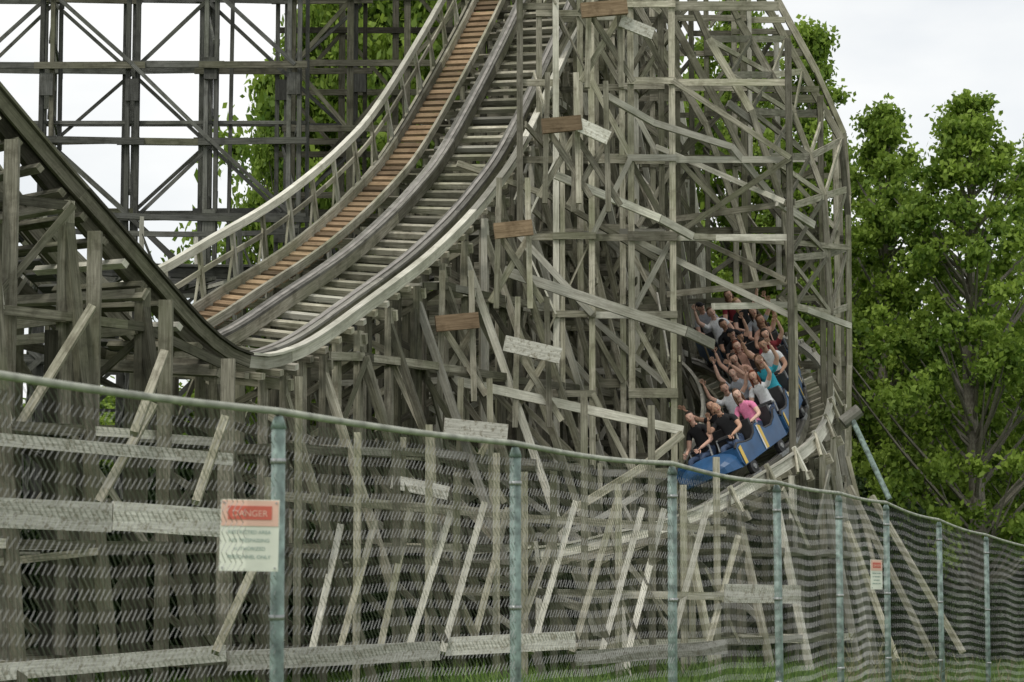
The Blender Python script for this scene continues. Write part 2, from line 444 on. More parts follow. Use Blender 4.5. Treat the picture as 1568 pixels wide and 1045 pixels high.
# ---------------------------------------------------------------- low front timbers
mb=MB()
def plank(u0,v0,u1,v1,Y0,Y1,h,mi=4,w=.06): mb.beam(W(u0,v0,Y0),W(u1,v1,Y1),w,h,mi)
plank(-60,668,355,704,26,28,.15,4); plank(-60,782,170,792,25.5,26.6,.34,4); plank(172,790,352,802,26.6,27.6,.34,4)
plank(-60,1034,345,1000,26,28,.2,4); plank(350,1012,672,996,28.6,30.5,.25,4); plank(680,990,880,980,31.3,32,.25,4); plank(882,1008,1112,990,32,33,.2,4)
plank(-60,868,150,845,27,27.5,.09,0); plank(430,760,782,788,31,33.5,.13,0); plank(782,792,1110,812,33.5,35,.12,0); plank(460,850,860,876,31.5,34,.1,8)
plank(690,905,1215,915,32.4,34,.11,0); plank(1110,908,1225,910,31,31.4,.25,4)
plank(680,652,777,662,34.6,34.8,.25,4); plank(600,738,686,756,33,33.3,.2,4); plank(772,526,858,546,36.2,36.3,.25,4); plank(884,190,932,212,37,37.1,.23,4); plank(950,32,1000,52,37.6,37.7,.2,4)
plank(740,880,900,935,32.5,32.8,.13,0)
for u,v,l,Y in ((860,192,60,36.9),(786,353,58,36.3),(700,495,66,35.3),(925,15,70,37.4)):
    plank(u-l/2,v+2,u+l/2,v-4,Y,Y+.1,.25,3,.1)
for u,v,Y in ((860,192,37.0),(786,353,36.4),(700,495,35.4),(925,15,37.5),(905,205,37.1),(815,535,36.4),(728,660,34.8),(640,750,33.4)):
    for du in (-22,22):
        mb.beam(W(u+du,v-80,Y+.2),W(u+du*1.2,v+120,Y+.2),.09,.10,0,up=(0,1,0))
    mb.beam(W(u-20,v+8,Y+.25),W(u+45,v+110,Y+.3),.05,.10,0); mb.beam(W(u+25,v+8,Y+.3),W(u-35,v+110,Y+.35),.05,.10,0)
u=372; i=0
while u<1110:
    Y=29.6+(u-372)/738*4
    du=ru(-12,12)
    mb.beam(W(u+du,1000,Y),W(u+du+58+ru(-14,14),810+ru(-50,40),Y+1.0),.09,.10,2 if R()<.3 else (0 if R()<.7 else 8),up=(0,1,0))
    p=W(u+30+ru(-8,8),1000,Y+.6); mb.beam((p.x,p.y,gz(p.x,p.y)-.2),(p.x,p.y,2.6+ru(0,1.6)),.10,.10,0,up=(0,1,0))
    if R()<.5: mb.beam(W(u+60,985,Y+.3),W(u+8,870,Y+.5),.04,.10,8)
    u+=50; i+=1
for u0,v0,u1,v1 in ((28,655,142,470),(205,665,252,540),(150,770,235,620),(330,1000,392,862),(300,770,345,640)):
    mb.beam(W(u0,v0,27.1),W(u1,v1,27.7),.10,.12,0,up=(0,1,0),var=.6)
for u,v in ((20,215),(145,355),(255,460),(350,550),(135,800),(345,700)):
    p=W(u,v,27.3+(u/345)*1.9); mb.beam((p.x,p.y,gz(p.x,p.y)-.2),p,.17,.13,0,up=(0,1,0),var=.25)
mb.build("front_footing_timbers",WM,coaster)
# ---------------------------------------------------------------- ground
def axis(lo,hi,c0,c1,fine):
    a=list(np.arange(c0,c1,fine)); x=c1; st=fine
    while x<hi: a.append(x); st*=1.35; x+=st
    a.append(hi); x=c0; st=fine; b=[]
    while x>lo:
        st*=1.35; x-=st; b.append(max(x,lo))
    return sorted(set(b))+a
xs=axis(-1500,1500,-20,30,.8); ys=axis(-200,2500,4,95,.8)
vv=[(x,y,gz(x,y)) for y in ys for x in xs]; nx=len(xs)
ff=[(j*nx+i,j*nx+i+1,(j+1)*nx+i+1,(j+1)*nx+i) for j in range(len(ys)-1) for i in range(nx-1)]
me=bpy.data.meshes.new("ground"); me.from_pydata(vv,[],ff); g=bpy.data.objects.new("ground",me); sc.collection.objects.link(g)
m,nt,b=newmat("meadow_ground"); L=nt.links.new
tc=N(nt,'ShaderNodeTexCoord'); n1=N(nt,'ShaderNodeTexNoise'); n1.inputs['Scale'].default_value=.5; n1.inputs['Detail'].default_value=8; n1.inputs['Roughness'].default_value=.7
L(tc.outputs['Object'],n1.inputs['Vector']); r=N(nt,'ShaderNodeValToRGB'); cr=r.color_ramp
cr.elements[0].position=.3; cr.elements[0].color=(.035,.065,.012,1); cr.elements[1].position=.75; cr.elements[1].color=(.13,.15,.04,1)
e=cr.elements.new(.5); e.color=(.075,.14,.022,1)
L(n1.outputs['Fac'],r.inputs[0]); L(r.outputs[0],b.inputs['Base Color']); b.inputs['Roughness'].default_value=.95
me.materials.append(m)
# ---------------------------------------------------------------- foliage
def leafmat(name,c0,c1,tr=.35):
    m,nt,b=newmat(name); L=nt.links.new
    at=N(nt,'ShaderNodeAttribute',attribute_name='var'); r=N(nt,'ShaderNodeValToRGB')
    r.color_ramp.elements[0].color=(*c0,1); r.color_ramp.elements[1].color=(*c1,1)
    L(at.outputs['Fac'],r.inputs[0]); L(r.outputs[0],b.inputs['Base Color']); b.inputs['Roughness'].default_value=.6; b.inputs['Specular IOR Level'].default_value=.3
    t=N(nt,'ShaderNodeBsdfTranslucent'); L(r.outputs[0],t.inputs[0])
    mx=N(nt,'ShaderNodeMixShader'); mx.inputs[0].default_value=tr
    L(b.outputs[0],mx.inputs[1]); L(t.outputs[0],mx.inputs[2]); L(mx.outputs[0],nt.nodes['Material Output'].inputs[0])
    return m
M_leaf=leafmat("maple_leaves",(.07,.145,.018),(.35,.48,.075),.42)
M_leafd=leafmat("dark_leaves",(.008,.02,.005),(.04,.075,.016),.2)  # leaf colour kept near black to paint in the shadow under the structure
M_grass=leafmat("grass_blades",(.06,.14,.02),(.22,.32,.08),.3)
M_dry=leafmat("dry_stems",(.12,.10,.05),(.26,.26,.14),.1)
M_bark=wood("tree_bark",(.09,.08,.065),(.30,.28,.24),alg=.2,stain=.3)
def leaves(centers,bright,n,size,spread):
    k=len(centers); idx=rng.integers(0,k,n); c=centers[idx]
    rad=spread[idx]
    d=rng.normal(size=(n,3)); d/=np.linalg.norm(d,axis=1)[:,None]
    rr=np.minimum(np.abs(rng.normal(size=n))*.55,1.05)
    P=c+d*(rr*rad)[:,None]*np.array([1,1,.75])
    a=rng.normal(size=(n,3)); a/=np.linalg.norm(a,axis=1)[:,None]
    q=rng.normal(size=(n,3)); bb=np.cross(a,q); bb/=np.linalg.norm(bb,axis=1)[:,None]
    s=size*rng.uniform(.6,1.3,n)
    a*=s[:,None]; bb*=(s*.62)[:,None]
    v=np.stack([P-a,P+bb,P+a,P-bb],1).reshape(-1,3)
    f=np.arange(4*n).reshape(-1,4)
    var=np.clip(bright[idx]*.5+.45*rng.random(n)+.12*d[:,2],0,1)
    return v,f,var
def tree_mesh(name,H,Rc,z0,nleaf,size,seed,cone=.5,mat=M_leaf,nclump=150,spread=(.45,.95)):
    global rng
    rng=np.random.default_rng(seed); random.seed(seed)
    cl=[];br=[];sp_=[]
    while len(cl)<nclump:
        t=rng.random()**.8; z=z0+(H-z0)*t
        prof=(math.sin(math.pi*min(1,(t*.86+.14)))**.7)*(1-cone*t)+.05
        a=rng.random()*2*math.pi
        prof*=1+.20*math.sin(3*t*7+seed+2*a)+.18*math.sin(5*a+t*11)
        r=Rc*prof*(rng.random()**.42)*(1+.18*math.sin(a*3+seed+z))
        cl.append((r*math.cos(a),r*math.sin(a),z)); br.append(rng.random()); sp_.append(rng.uniform(*spread)*(1-.35*t))
    cl=np.array(cl); br=np.array(br); sp_=np.array(sp_)
    v,f,var=leaves(cl,br,nleaf,size,sp_)
    mb=MB()
    tr=.02*H
    mb.tube([(0,0,-.4),(0.05,0,H*.25),(-.1,.08,H*.5),(.05,0,H*.78),(0,0,H*.95)],tr,0,10,r2=.02)
    for i in range(0,nclump,2):
        c=cl[i]; zz=max(z0*.7,c[2]-math.hypot(c[0],c[1])*.95-.2); s0=V((0,0,zz)); e=V(c); mid=s0.lerp(e,.5)+V((0,0,-.12))
        mb.tube([s0,mid,e],tr*.24,0,5,r2=.012)
    nb=len(mb.v); nf=len(mb.f)
    me=bpy.data.meshes.new(name)
    me.from_pydata(mb.v+v.tolist(),[],mb.f+(f+nb).tolist())
    me.materials.append(M_bark); me.materials.append(mat)
    a=me.attributes.new("var",'FLOAT','FACE'); a.data.foreach_set("value",np.concatenate([np.array(mb.var),var]).astype(np.float32))
    me.uv_layers.new(name="UVMap")
    me.polygons.foreach_set("material_index",[0]*nf+[1]*len(f)); me.update()
    return me
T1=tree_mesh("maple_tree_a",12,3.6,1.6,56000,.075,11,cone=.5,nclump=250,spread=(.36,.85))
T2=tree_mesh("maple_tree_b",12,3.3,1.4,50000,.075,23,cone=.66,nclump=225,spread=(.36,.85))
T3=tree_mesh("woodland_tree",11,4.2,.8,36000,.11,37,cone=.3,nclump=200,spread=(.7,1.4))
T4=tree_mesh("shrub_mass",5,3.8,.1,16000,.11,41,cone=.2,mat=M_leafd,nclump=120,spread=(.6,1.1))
def put(me,name,x,y,s,rot=0,sz=None,parent=None):
    o=bpy.data.objects.new(name,me); sc.collection.objects.link(o); o.location=(x,y,gz(x,y)-.1); o.rotation_euler=(0,0,rot); o.scale=(s,s,sz or s)
    if parent: o.parent=parent
    return o
def puttop(me,name,u,vtop,Y,s,rot,H):
    p=W(u,vtop,Y); g=gz(p.x,Y); return put(me,name,p.x,Y,s,rot,(p.z-g)/H)
puttop(T1,"maple_tree",1482,132,56,1.05,.3,12.2)
puttop(T2,"maple_tree",1350,150,60,1.02,1.3,12.2)
puttop(T1,"maple_tree",1610,185,62,1.15,2.5,12.2)
puttop(T2,"maple_tree",1238,25,66,1.25,4.0,12.2)
puttop(T1,"maple_tree",1120,-10,68,1.15,5.0,12.2)
puttop(T3,"maple_tree",610,-120,60,1.15,.5,11.5)
puttop(T3,"maple_tree",515,-60,58,.85,4.2,11.5)
puttop(T1,"maple_tree",440,70,57,.62,2.2,12.2)
puttop(T3,"maple_tree",740,-100,64,1.2,2.6,11.5)
puttop(T3,"maple_tree",900,-60,66,1.2,3.6,11.5)
wood_grp=empty("woodland_backdrop")
random.seed(5)
for i in range(26):
    u=700+i*42+ru(-20,20); Y=ru(70,86); p=W(u,ru(330,480),Y); s=ru(.9,1.3)
    if u<1250: put(T3,"tree_%d"%i,p.x,Y,s,ru(0,6),(p.z)/11.5,wood_grp)
    else: put(T3,"tree_%d"%i,p.x,Y,s,ru(0,6),ru(.7,.85),wood_grp)
for i in range(22):
    u=-200+i*45; Y=ru(58,70); p=W(u,ru(500,600) if u>150 else ru(560,640),Y); put(T3,"low_tree_%d"%i,p.x,Y,1.0,ru(0,6),p.z/11.5,wood_grp)
hedge=empty("hedge")
for i in range(34):
    u=-160+i*44; Y=ru(50,56); put(T4,"shrub_%d"%i,W(u,700,Y).x,Y,ru(.5,.8),ru(0,6),ru(.6,.9),hedge)
for i in range(14):
    Y=ru(32.5,35.5); put(T4,"shrub_l%d"%i,-10.8+i*.68,Y+(1.2 if i>8 else 0),ru(.3,.4),ru(0,6),ru(.45,.58)*(1 if i<9 else .55),hedge)
for i in range(14):
    put(T4,"shrub_c%d"%i,-4+i*.62,ru(42.5,44.2),ru(.3,.4),ru(0,6),ru(.5,.7),hedge)
for i in range(8):
    Y=ru(50,53); put(T4,"shrub_r%d"%i,9+i*1.8,Y,ru(.35,.55),ru(0,6),ru(.25,.35),hedge)
# grass
rng=np.random.default_rng(3)
n=110000
gx=rng.uniform(-9,18,n); gy=rng.uniform(14,58,n)
ln=rng.uniform(.07,.22,n)*(1+1.0*(np.sin(gx*1.3+gy*.7)>.7)); an=rng.uniform(0,6.28,n)
base=np.stack([gx,gy,np.array([gz(a,b_) for a,b_ in zip(gx,gy)])-.01],1)
wv=np.stack([np.cos(an)*.017,np.sin(an)*.017,0*an],1); lean=np.stack([rng.normal(size=n)*.35*ln,rng.normal(size=n)*.35*ln,ln],1)
v=np.stack([base-wv,base+wv,base+lean],1).reshape(-1,3)
me=bpy.data.meshes.new("grass"); me.from_pydata(v.tolist(),[],np.arange(3*n).reshape(-1,3).tolist())
a=me.attributes.new("var",'FLOAT','FACE'); a.data.foreach_set("value",rng.random(n).astype(np.float32)); me.materials.append(M_grass)
sc.collection.objects.link(bpy.data.objects.new("grass",me))
random.seed(21); vs=[];fs_=[];va=[]
for i in range(90):
    y=ru(26,37); x=y*.166+ru(-.9,1.6)+(y-27)*.05*ru(0,1); z=gz(x,y); h=ru(.3,.9); dx=ru(-.25,.25); dy=ru(-.2,.2); p=[V((x,y,z)),V((x+dx*.3,y+dy*.3,z+h*.55)),V((x+dx,y+dy,z+h))]
    br=[p]
    for k in range(random.randint(1,4)):
        t=ru(.3,.9); q=p[0].lerp(p[2],t); br.append([q,q+V((ru(-.1,.1),ru(-.1,.1),ru(.05,.15))),q+V((ru(-.2,.2),ru(-.1,.1),ru(.1,.25)))])
    c=R()
    for b_ in br:
        n0=len(vs); w_=.008
        for k,q in enumerate(b_): vs.append((q.x-w_*(1-k*.4),q.y,q.z)); vs.append((q.x+w_*(1-k*.4),q.y,q.z))
        fs_+= [(n0,n0+1,n0+3,n0+2),(n0+2,n0+3,n0+5,n0+4)]; va+=[c,c]
me=bpy.data.meshes.new("dry_weeds"); me.from_pydata(vs,[],fs_); a=me.attributes.new("var",'FLOAT','FACE'); a.data.foreach_set("value",np.array(va,dtype=np.float32)); me.materials.append(M_dry)
sc.collection.objects.link(bpy.data.objects.new("dry_weeds",me))
# ---------------------------------------------------------------- chain link fence
FP=[(-1.13-1.15*3,11-2.82*3,2.42),(-1.13-1.15*2,11-2.82*2,2.42),(-2.28,8.18,2.44),(-1.13,11,2.42),(.02,13.82,2.41),(1.17,16.64,2.41),(2.26,19.46,2.37),(3.18,22.2,2.36),(4.10,25,2.34),(5.18,27.7,2.2),(6.31,30.4,2.05),(7.5,33.1,1.9),(8.8,35.9,1.8),(10.1,38.7,1.75)]
fence=empty("chain_link_fence")
fp=[V(p) for p in FP]; fs=[0]
for i in range(1,len(fp)): fs.append(fs[-1]+math.hypot(fp[i].x-fp[i-1].x,fp[i].y-fp[i-1].y))
fsn=np.array(fs); fx=np.array([p.x for p in fp]); fy=np.array([p.y for p in fp]); fz=np.array([p.z for p in fp])
mb=MB()
for i,p in enumerate(fp):
    if p.y<5: continue
    g=gz(p.x,p.y); lx=.012*math.sin(i*2.3)
    mb.tube([(p.x+lx,p.y,g-.3),(p.x,p.y,p.z-.07)],.034,0,12); mb.tube([(p.x,p.y,p.z-.08),(p.x,p.y,p.z-.045),(p.x,p.y,p.z-.02)],.04,0,12,r2=.02)
    for z in (p.z-.25,p.z-1.0,p.z-1.7): mb.tube([(p.x,p.y,z),(p.x,p.y,z+.025)],.038,1,10)
mb.build("posts",[M_post,M_steel],fence,True)
mb=MB()
rp=[]
for i in range(len(fp)-1):
    for k in range(8):
        q=fp[i].lerp(fp[i+1],k/8); rp.append(q+V((0,0,-(.022+.01*math.sin(i*1.7))*math.sin(k/8*math.pi)+.004)))
rp.append(fp[-1])
rp=[q for q in rp if q.y>3]
mb.tube(rp,.0175,0,8)
mb.build("top_rail",[M_railtop],fence,True)
p_=.047; Ltot=fs[-1]; s0=fs[1]+1.2; nw=int((Ltot-s0)/p_)
K=51
I=np.arange(nw)[:,None]; Kk=np.arange(K+1)[None,:]
ss=s0+I*p_+ (Kk%2)*p_ + 0*I
def ip(a,s): return np.interp(s.ravel(),fsn,a).reshape(s.shape)
X=ip(fx,ss); Y=ip(fy,ss); Z=ip(fz,ss)-.035-Kk*p_+.012*np.sin(ss*3.1)
bul=.035*np.sin(ss*2.1)*np.sin(Kk/K*3.14)
tx=ip(fx,ss+.05)-ip(fx,ss-.05); ty=ip(fy,ss+.05)-ip(fy,ss-.05); nn=np.hypot(tx,ty)+1e-9; tx/=nn; ty/=nn
nxn,nyn=ty,-tx
wob=.004*((Kk+I)%2)
X=X+nxn*(bul+wob); Y=Y+nyn*(bul+wob)
rw=np.where(ss<fs[5],.0021,.0015)
vs=[]
for a in (0,2.094,4.189):
    ca,sa=math.cos(a)*rw,math.sin(a)*rw
    vs.append(np.stack([X+tx*ca+nxn*sa,Y+ty*ca+nyn*sa,Z],-1))
VV=np.stack(vs,2).reshape(-1,3)
bi=(np.arange(nw)[:,None]*(K+1)+np.arange(K)[None,:])*3
F=[]
for k in range(3):
    k2=(k+1)%3; F.append(np.stack([bi+k,bi+k2,bi+3+k2,bi+3+k],-1).reshape(-1,4))
F=np.concatenate(F)
me=bpy.data.meshes.new("mesh_fabric"); me.from_pydata(VV.tolist(),[],F.tolist()); me.materials.append(M_wire)
o=bpy.data.objects.new("mesh_fabric",me); sc.collection.objects.link(o); o.parent=fence
# ---------------------------------------------------------------- signs
M_swhite=plain("sign_white",(.74,.76,.66),.5,0,6,.08); M_speach=plain("sign_peach",(.78,.50,.40),.5,0,6,.08)
M_sred=plain("sign_red",(.60,.13,.09),.5,0,6,.1); M_stext=plain("sign_text",(.32,.42,.38),.6,0,6,.1)
def make_sign(c,ang,w,h):
    e=empty("warning_sign"); e.location=c; e.rotation_euler=(math.radians(-1),math.radians(1.0),ang)
    mb=MB()
    def board(x0,x1,z0,z1,y,mi,th=.002): mb.beam(((x0),y,(z0+z1)/2),((x1),y,(z0+z1)/2),th,z1-z0,mi,j=0)
    board(-w/2,w/2,-h/2,h/2,0,0,.004)
    board(-w/2+.004,w/2-.004,h*.13,h/2-.004,-.0045,1)
    board(-w/2+.035,w/2-.035,h*.22,h/2-.03,-.0075,2)
    for sx in (-1,1):
        for sz_ in (-1,1): mb.tube([(sx*(w/2-.015),-.002,sz_*(h/2-.015)),(sx*(w/2-.015),-.010,sz_*(h/2-.015))],.005,3,8)
    mb.build("panel",[M_swhite,M_speach,M_sred,M_steel],e)
    def txt(t,z,s,mat,y):
        c_=bpy.data.curves.new("lettering",'FONT'); c_.body=t; c_.size=s; c_.align_x='CENTER'; c_.extrude=.0005
        o=bpy.data.objects.new("lettering",c_); sc.collection.objects.link(o); o.parent=e; o.location=(0,y,z); o.rotation_euler=(math.pi/2,0,0); c_.materials.append(mat)
    txt("DANGER",h*.265,w*.15,M_speach,-.0095)
    for i,t in enumerate(("RESTRICTED AREA","NO TRESPASSING","AUTHORIZED","PERSONNEL ONLY")): txt(t,h*.02-i*h*.115,w*.088,M_stext,-.0035)
c=W(382,820,10.72); make_sign(c,math.radians(4),.275,.335)
c=W(1334,880,24.0); make_sign(c+V((.05,-.03,0)),math.radians(48),.22,.31)
# ---------------------------------------------------------------- train
M_blue=plain("train_blue_paint",(.025,.09,.21),.4,0,3,.25); M_yel=plain("train_yellow_paint",(.68,.46,.07),.35,0,3,.1)
M_blk=plain("black_vinyl",(.03,.03,.032),.5,0,10,.2); M_white=plain("train_white_trim",(.7,.7,.68),.35,0,4,.08)
TM=[M_blue,M_yel,M_blk,M_steel,M_white]
def extr(mb,outline,x0,x1,mi):
    n=len(outline); b0=len(mb.v)
    for x in (x0,x1):
        for (y,z) in outline: mb.v.append((x,y,z))
    mb.quad(tuple(b0+i for i in range(n)),[(0,0)]*n,.5,mi); mb.quad(tuple(b0+n+i for i in range(n))[::-1],[(0,0)]*n,.5,mi)
    for i in range(n):
        j=(i+1)%n; mb.quad((b0+i,b0+n+i,b0+n+j,b0+j),[(0,0)]*4,.5,mi)
def car_mesh(lead):
    mb=MB(); Lc=.97
    side=[(-Lc,.08),(Lc-.05,.08),(Lc,.16),(Lc,.40),(Lc-.12,.46),(.55,.40),(.30,.38),(.12,.44),(.02,.56),(-.08,.58),(-.16,.50),(-.32,.40),(-.60,.38),(-.80,.46),(-.90,.58),(-Lc,.58)]
    for sx in (-1,1):
        extr(mb,side,sx*.58,sx*.63,0)
        o=.633
        extr(mb,[(Lc-.16,.10),(Lc-.06,.10),(Lc-.06,.40),(Lc-.16,.42)],sx*(o+.008),sx*(o+.014),1)
        extr(mb,[(-.14,.10),(-.05,.10),(-.05,.54),(-.14,.50)],sx*(o+.008),sx*(o+.014),1)
        extr(mb,[(-.04,.10),(.0,.10),(.0,.54),(-.04,.54)],sx*(o+.008),sx*(o+.014),4)
        mb.tube([(sx*.605,y,z+.012) for y,z in side[3:]],.022,2,6)
        for wy in (-.62,.62):
            mb.tube([(sx*.54,wy,-.02),(sx*.62,wy,-.02)],.13,2,16); mb.tube([(sx*.62,wy,-.02),(sx*.635,wy,-.02)],.05,3,10)
            mb.beam((sx*.60,wy-.2,-.16),(sx*.60,wy+.2,-.16),.05,.07,3)
    mb.beam((0,-Lc,.1),(0,Lc,.1),1.15,.06,0,j=0)
    mb.beam((-.57,Lc-.04,.26),(.57,Lc-.04,.26),.05,.34,0,j=0); mb.beam((-.57,-Lc+.03,.34),(.57,-Lc+.03,.34),.05,.46,0,j=0)
    for y0 in (-.05,-.92):
        mb.beam((-.56,y0+.28,.24),(.56,y0+.28,.24),.42,.14,2,j=0)
        extr(mb,[(y0+.02,.24),(y0+.10,.24),(y0+.03,.70),(y0-.04,.70)],-.55,.55,2)
        for hx in (-.28,.28):
            mb.tube([(hx-.2,y0+.55,.4),(hx-.2,y0+.50,.58),(hx+.2,y0+.50,.58),(hx+.2,y0+.55,.4)],.022,3,8)
            mb.tube([(hx-.16,y0+.50,.58),(hx+.16,y0+.50,.58)],.04,2,8)
    mb.tube([(0,-Lc-.1,.05),(0,-Lc+.1,.05)],.04,3,8)
    if lead:
        rows_=[]
        for k in range(6):
            t=k/5; y=Lc-.02+.35*math.sin(t*math.pi/2); hw=.60*math.cos(t*math.pi/2*.8); zt=.46-.20*t; zb=.08+.06*t
            rows_.append([(hw*math.cos(a),y,zb+(zt-zb)*max(0,math.sin(a))**.6) for a in np.linspace(0,math.pi,11)])
        b0=len(mb.v)
        for r_ in rows_: mb.v.extend(r_)
        for k in range(5):
            for q in range(10):
                a=b0+k*11+q; mb.quad((a,a+1,a+12,a+11),[(0,0)]*4,.5,0)
        mb.quad(tuple(b0+55+q for q in range(11)),[(0,0)]*11,.5,0)
    return mb
train=empty("roller_coaster_train")
def smat(path,s,up=0):
    P,T,S,U=path.at(s); X=-S
    m=Matrix(((X.x,T.x,U.x,P.x+U.x*up),(X.y,T.y,U.y,P.y+U.y*up),(X.z,T.z,U.z,P.z+U.z*up),(0,0,0,1))); return m
# ------------- riders
def skinned(name,verts,edges,rad,roots,sub=2):
    me=bpy.data.meshes.new(name); me.from_pydata(verts,edges,[]); ob=bpy.data.objects.new(name,me); sc.collection.objects.link(ob)
    md=ob.modifiers.new("Skin",'SKIN'); md.use_smooth_shade=True
    for i,r_ in enumerate(rad):
        sv=me.skin_vertices[0].data[i]; sv.radius=r_ if isinstance(r_,tuple) else (r_,r_); sv.use_root=i in roots
    sb=ob.modifiers.new("Sub",'SUBSURF'); sb.levels=sub
    dg=bpy.context.evaluated_depsgraph_get(); dg.update()
    out=bpy.data.meshes.new_from_object(ob.evaluated_get(dg)); bpy.data.objects.remove(ob)
    return out
def hand_mesh():
    v=[(0,0,-.01),(0,0,.03),(0,0,.075)]; e=[(0,1),(1,2)]; r_=[(.020,.026),(.016,.036),(.013,.038)]; roots=[0]
    for x,l,c in ((-.030,.070,.02),(-.010,.080,.012),(.011,.075,.012),(.030,.058,.02)):
        b=len(v); v+= [(x*.8,0,.06),(x,.004,.088),(x*1.12,.012+c*.3,.088+l*.5),(x*1.25,.022+c,.088+l)]
        e+=[(b,b+1),(b+1,b+2),(b+2,b+3)]; r_+=[.009,.0095,.0088,.0075]; roots.append(b)
    b=len(v); v+=[(-.015,0,.02),(-.042,.01,.045),(-.062,.02,.075),(-.068,.03,.1)]; e+=[(b,b+1),(b+1,b+2),(b+2,b+3)]; r_+=[.012,.012,.010,.008]; roots.append(b)
    return skinned("hand",v,e,r_,roots,1)
HAND=hand_mesh()
def body_mesh(pose,female):
    sh=.165 if female else .19
    v=[(0,0,0),(0,-.03,.18),(0,-.03,.36),(0,-.01,.50),(0,.02,.60)]
    r_=[(.15,.12),(.125,.10) if female else (.14,.11),(.15,.11) if not female else (.135,.10),(.085,.07),(.052,.052)]
    e=[(0,1),(1,2),(2,3),(3,4)]
    arms={'up':[(.33,.04,.66),(.32,.10,.92)],'wide':[(.38,.03,.60),(.49,.08,.83)],'high':[(.29,.02,.72),(.27,.03,.98)],'bar':[(.25,.10,.24),(.15,.38,.20)],'face':[(.28,.22,.40),(.17,.24,.60)]}
    wr=[]
    for k,sx in enumerate((1,-1)):
        el,w_=arms[pose[k]]; b=len(v)
        v+=[(sx*sh,-.01,.455),(sx*el[0],el[1],el[2]),(sx*w_[0],w_[1],w_[2])]
        r_+=[.062,.043,.028]; e+=[(3,b),(b,b+1),(b+1,b+2)]
        d=(V(v[-1])-V(v[-2])).normalized(); wr.append((V(v[-1]),d,sx))
    for sx in (1,-1):
        b=len(v); v+=[(sx*.10,.04,-.01),(sx*.13,.42,.06),(sx*.13,.50,-.22),(sx*.13,.60,-.25)]
        r_+=[.09,.062,.042,.036]; e+=[(0,b),(b,b+1),(b+1,b+2),(b+2,b+3)]
    me=skinned("rider_body",v,e,r_,[0],2)
    mi=[]
    def dseg(p,a,b):
        a=V(a);b=V(b);t=max(0,min(1,(p-a).dot(b-a)/(b-a).length_squared)); return (p-(a+(b-a)*t)).length,t
    for pl in me.polygons:
        p=pl.center; best=(9,0,0)
        for k,(i,j) in enumerate(e):
            d,t=dseg(p,v[i],v[j]); rr=r_[i][0] if isinstance(r_[i],tuple) else r_[i]
            if d-rr*.6<best[0]: best=(d-rr*.6,k,t)
        i,j=e[best[1]]
        if (i,j)==(3,4): m_=1 if p.z>.535 else 0
        elif i in (5,8): m_=1 if best[2]>.45 else 0
        elif i in (6,9): m_=1
        elif i>=11 or (i==0 and j>=11): m_=2
        elif (i,j)==(0,1) and p.z<.03: m_=2
        else: m_=0
        mi.append(m_)
    for _ in range(3): me.materials.append(None)
    me.polygons.foreach_set("material_index",mi); me.polygons.foreach_set("use_smooth",[True]*len(mi))
    return me,wr
def sph(mb,c,r,mi,nu=14,nv=10,fn=None,keep=None):
    b0=len(mb.v)
    for i in range(nv+1):
        th=math.pi*i/nv
        for j in range(nu):
            ph=2*math.pi*j/nu; d=V((math.sin(th)*math.cos(ph),math.sin(th)*math.sin(ph),math.cos(th)))
            p=V((d.x*r[0],d.y*r[1],d.z*r[2]))
            if fn: p=fn(p,d)
            mb.v.append(tuple(p+V(c)))
    for i in range(nv):
        for j in range(nu):
            j2=(j+1)%nu; 
            if keep:
                th=math.pi*(i+.5)/nv; ph=2*math.pi*(j+.5)/nu
                if not keep(V((math.sin(th)*math.cos(ph),math.sin(th)*math.sin(ph),math.cos(th)))): continue
            mb.quad((b0+i*nu+j,b0+(i+1)*nu+j,b0+(i+1)*nu+j2,b0+i*nu+j2),[(0,0)]*4,.5,mi)
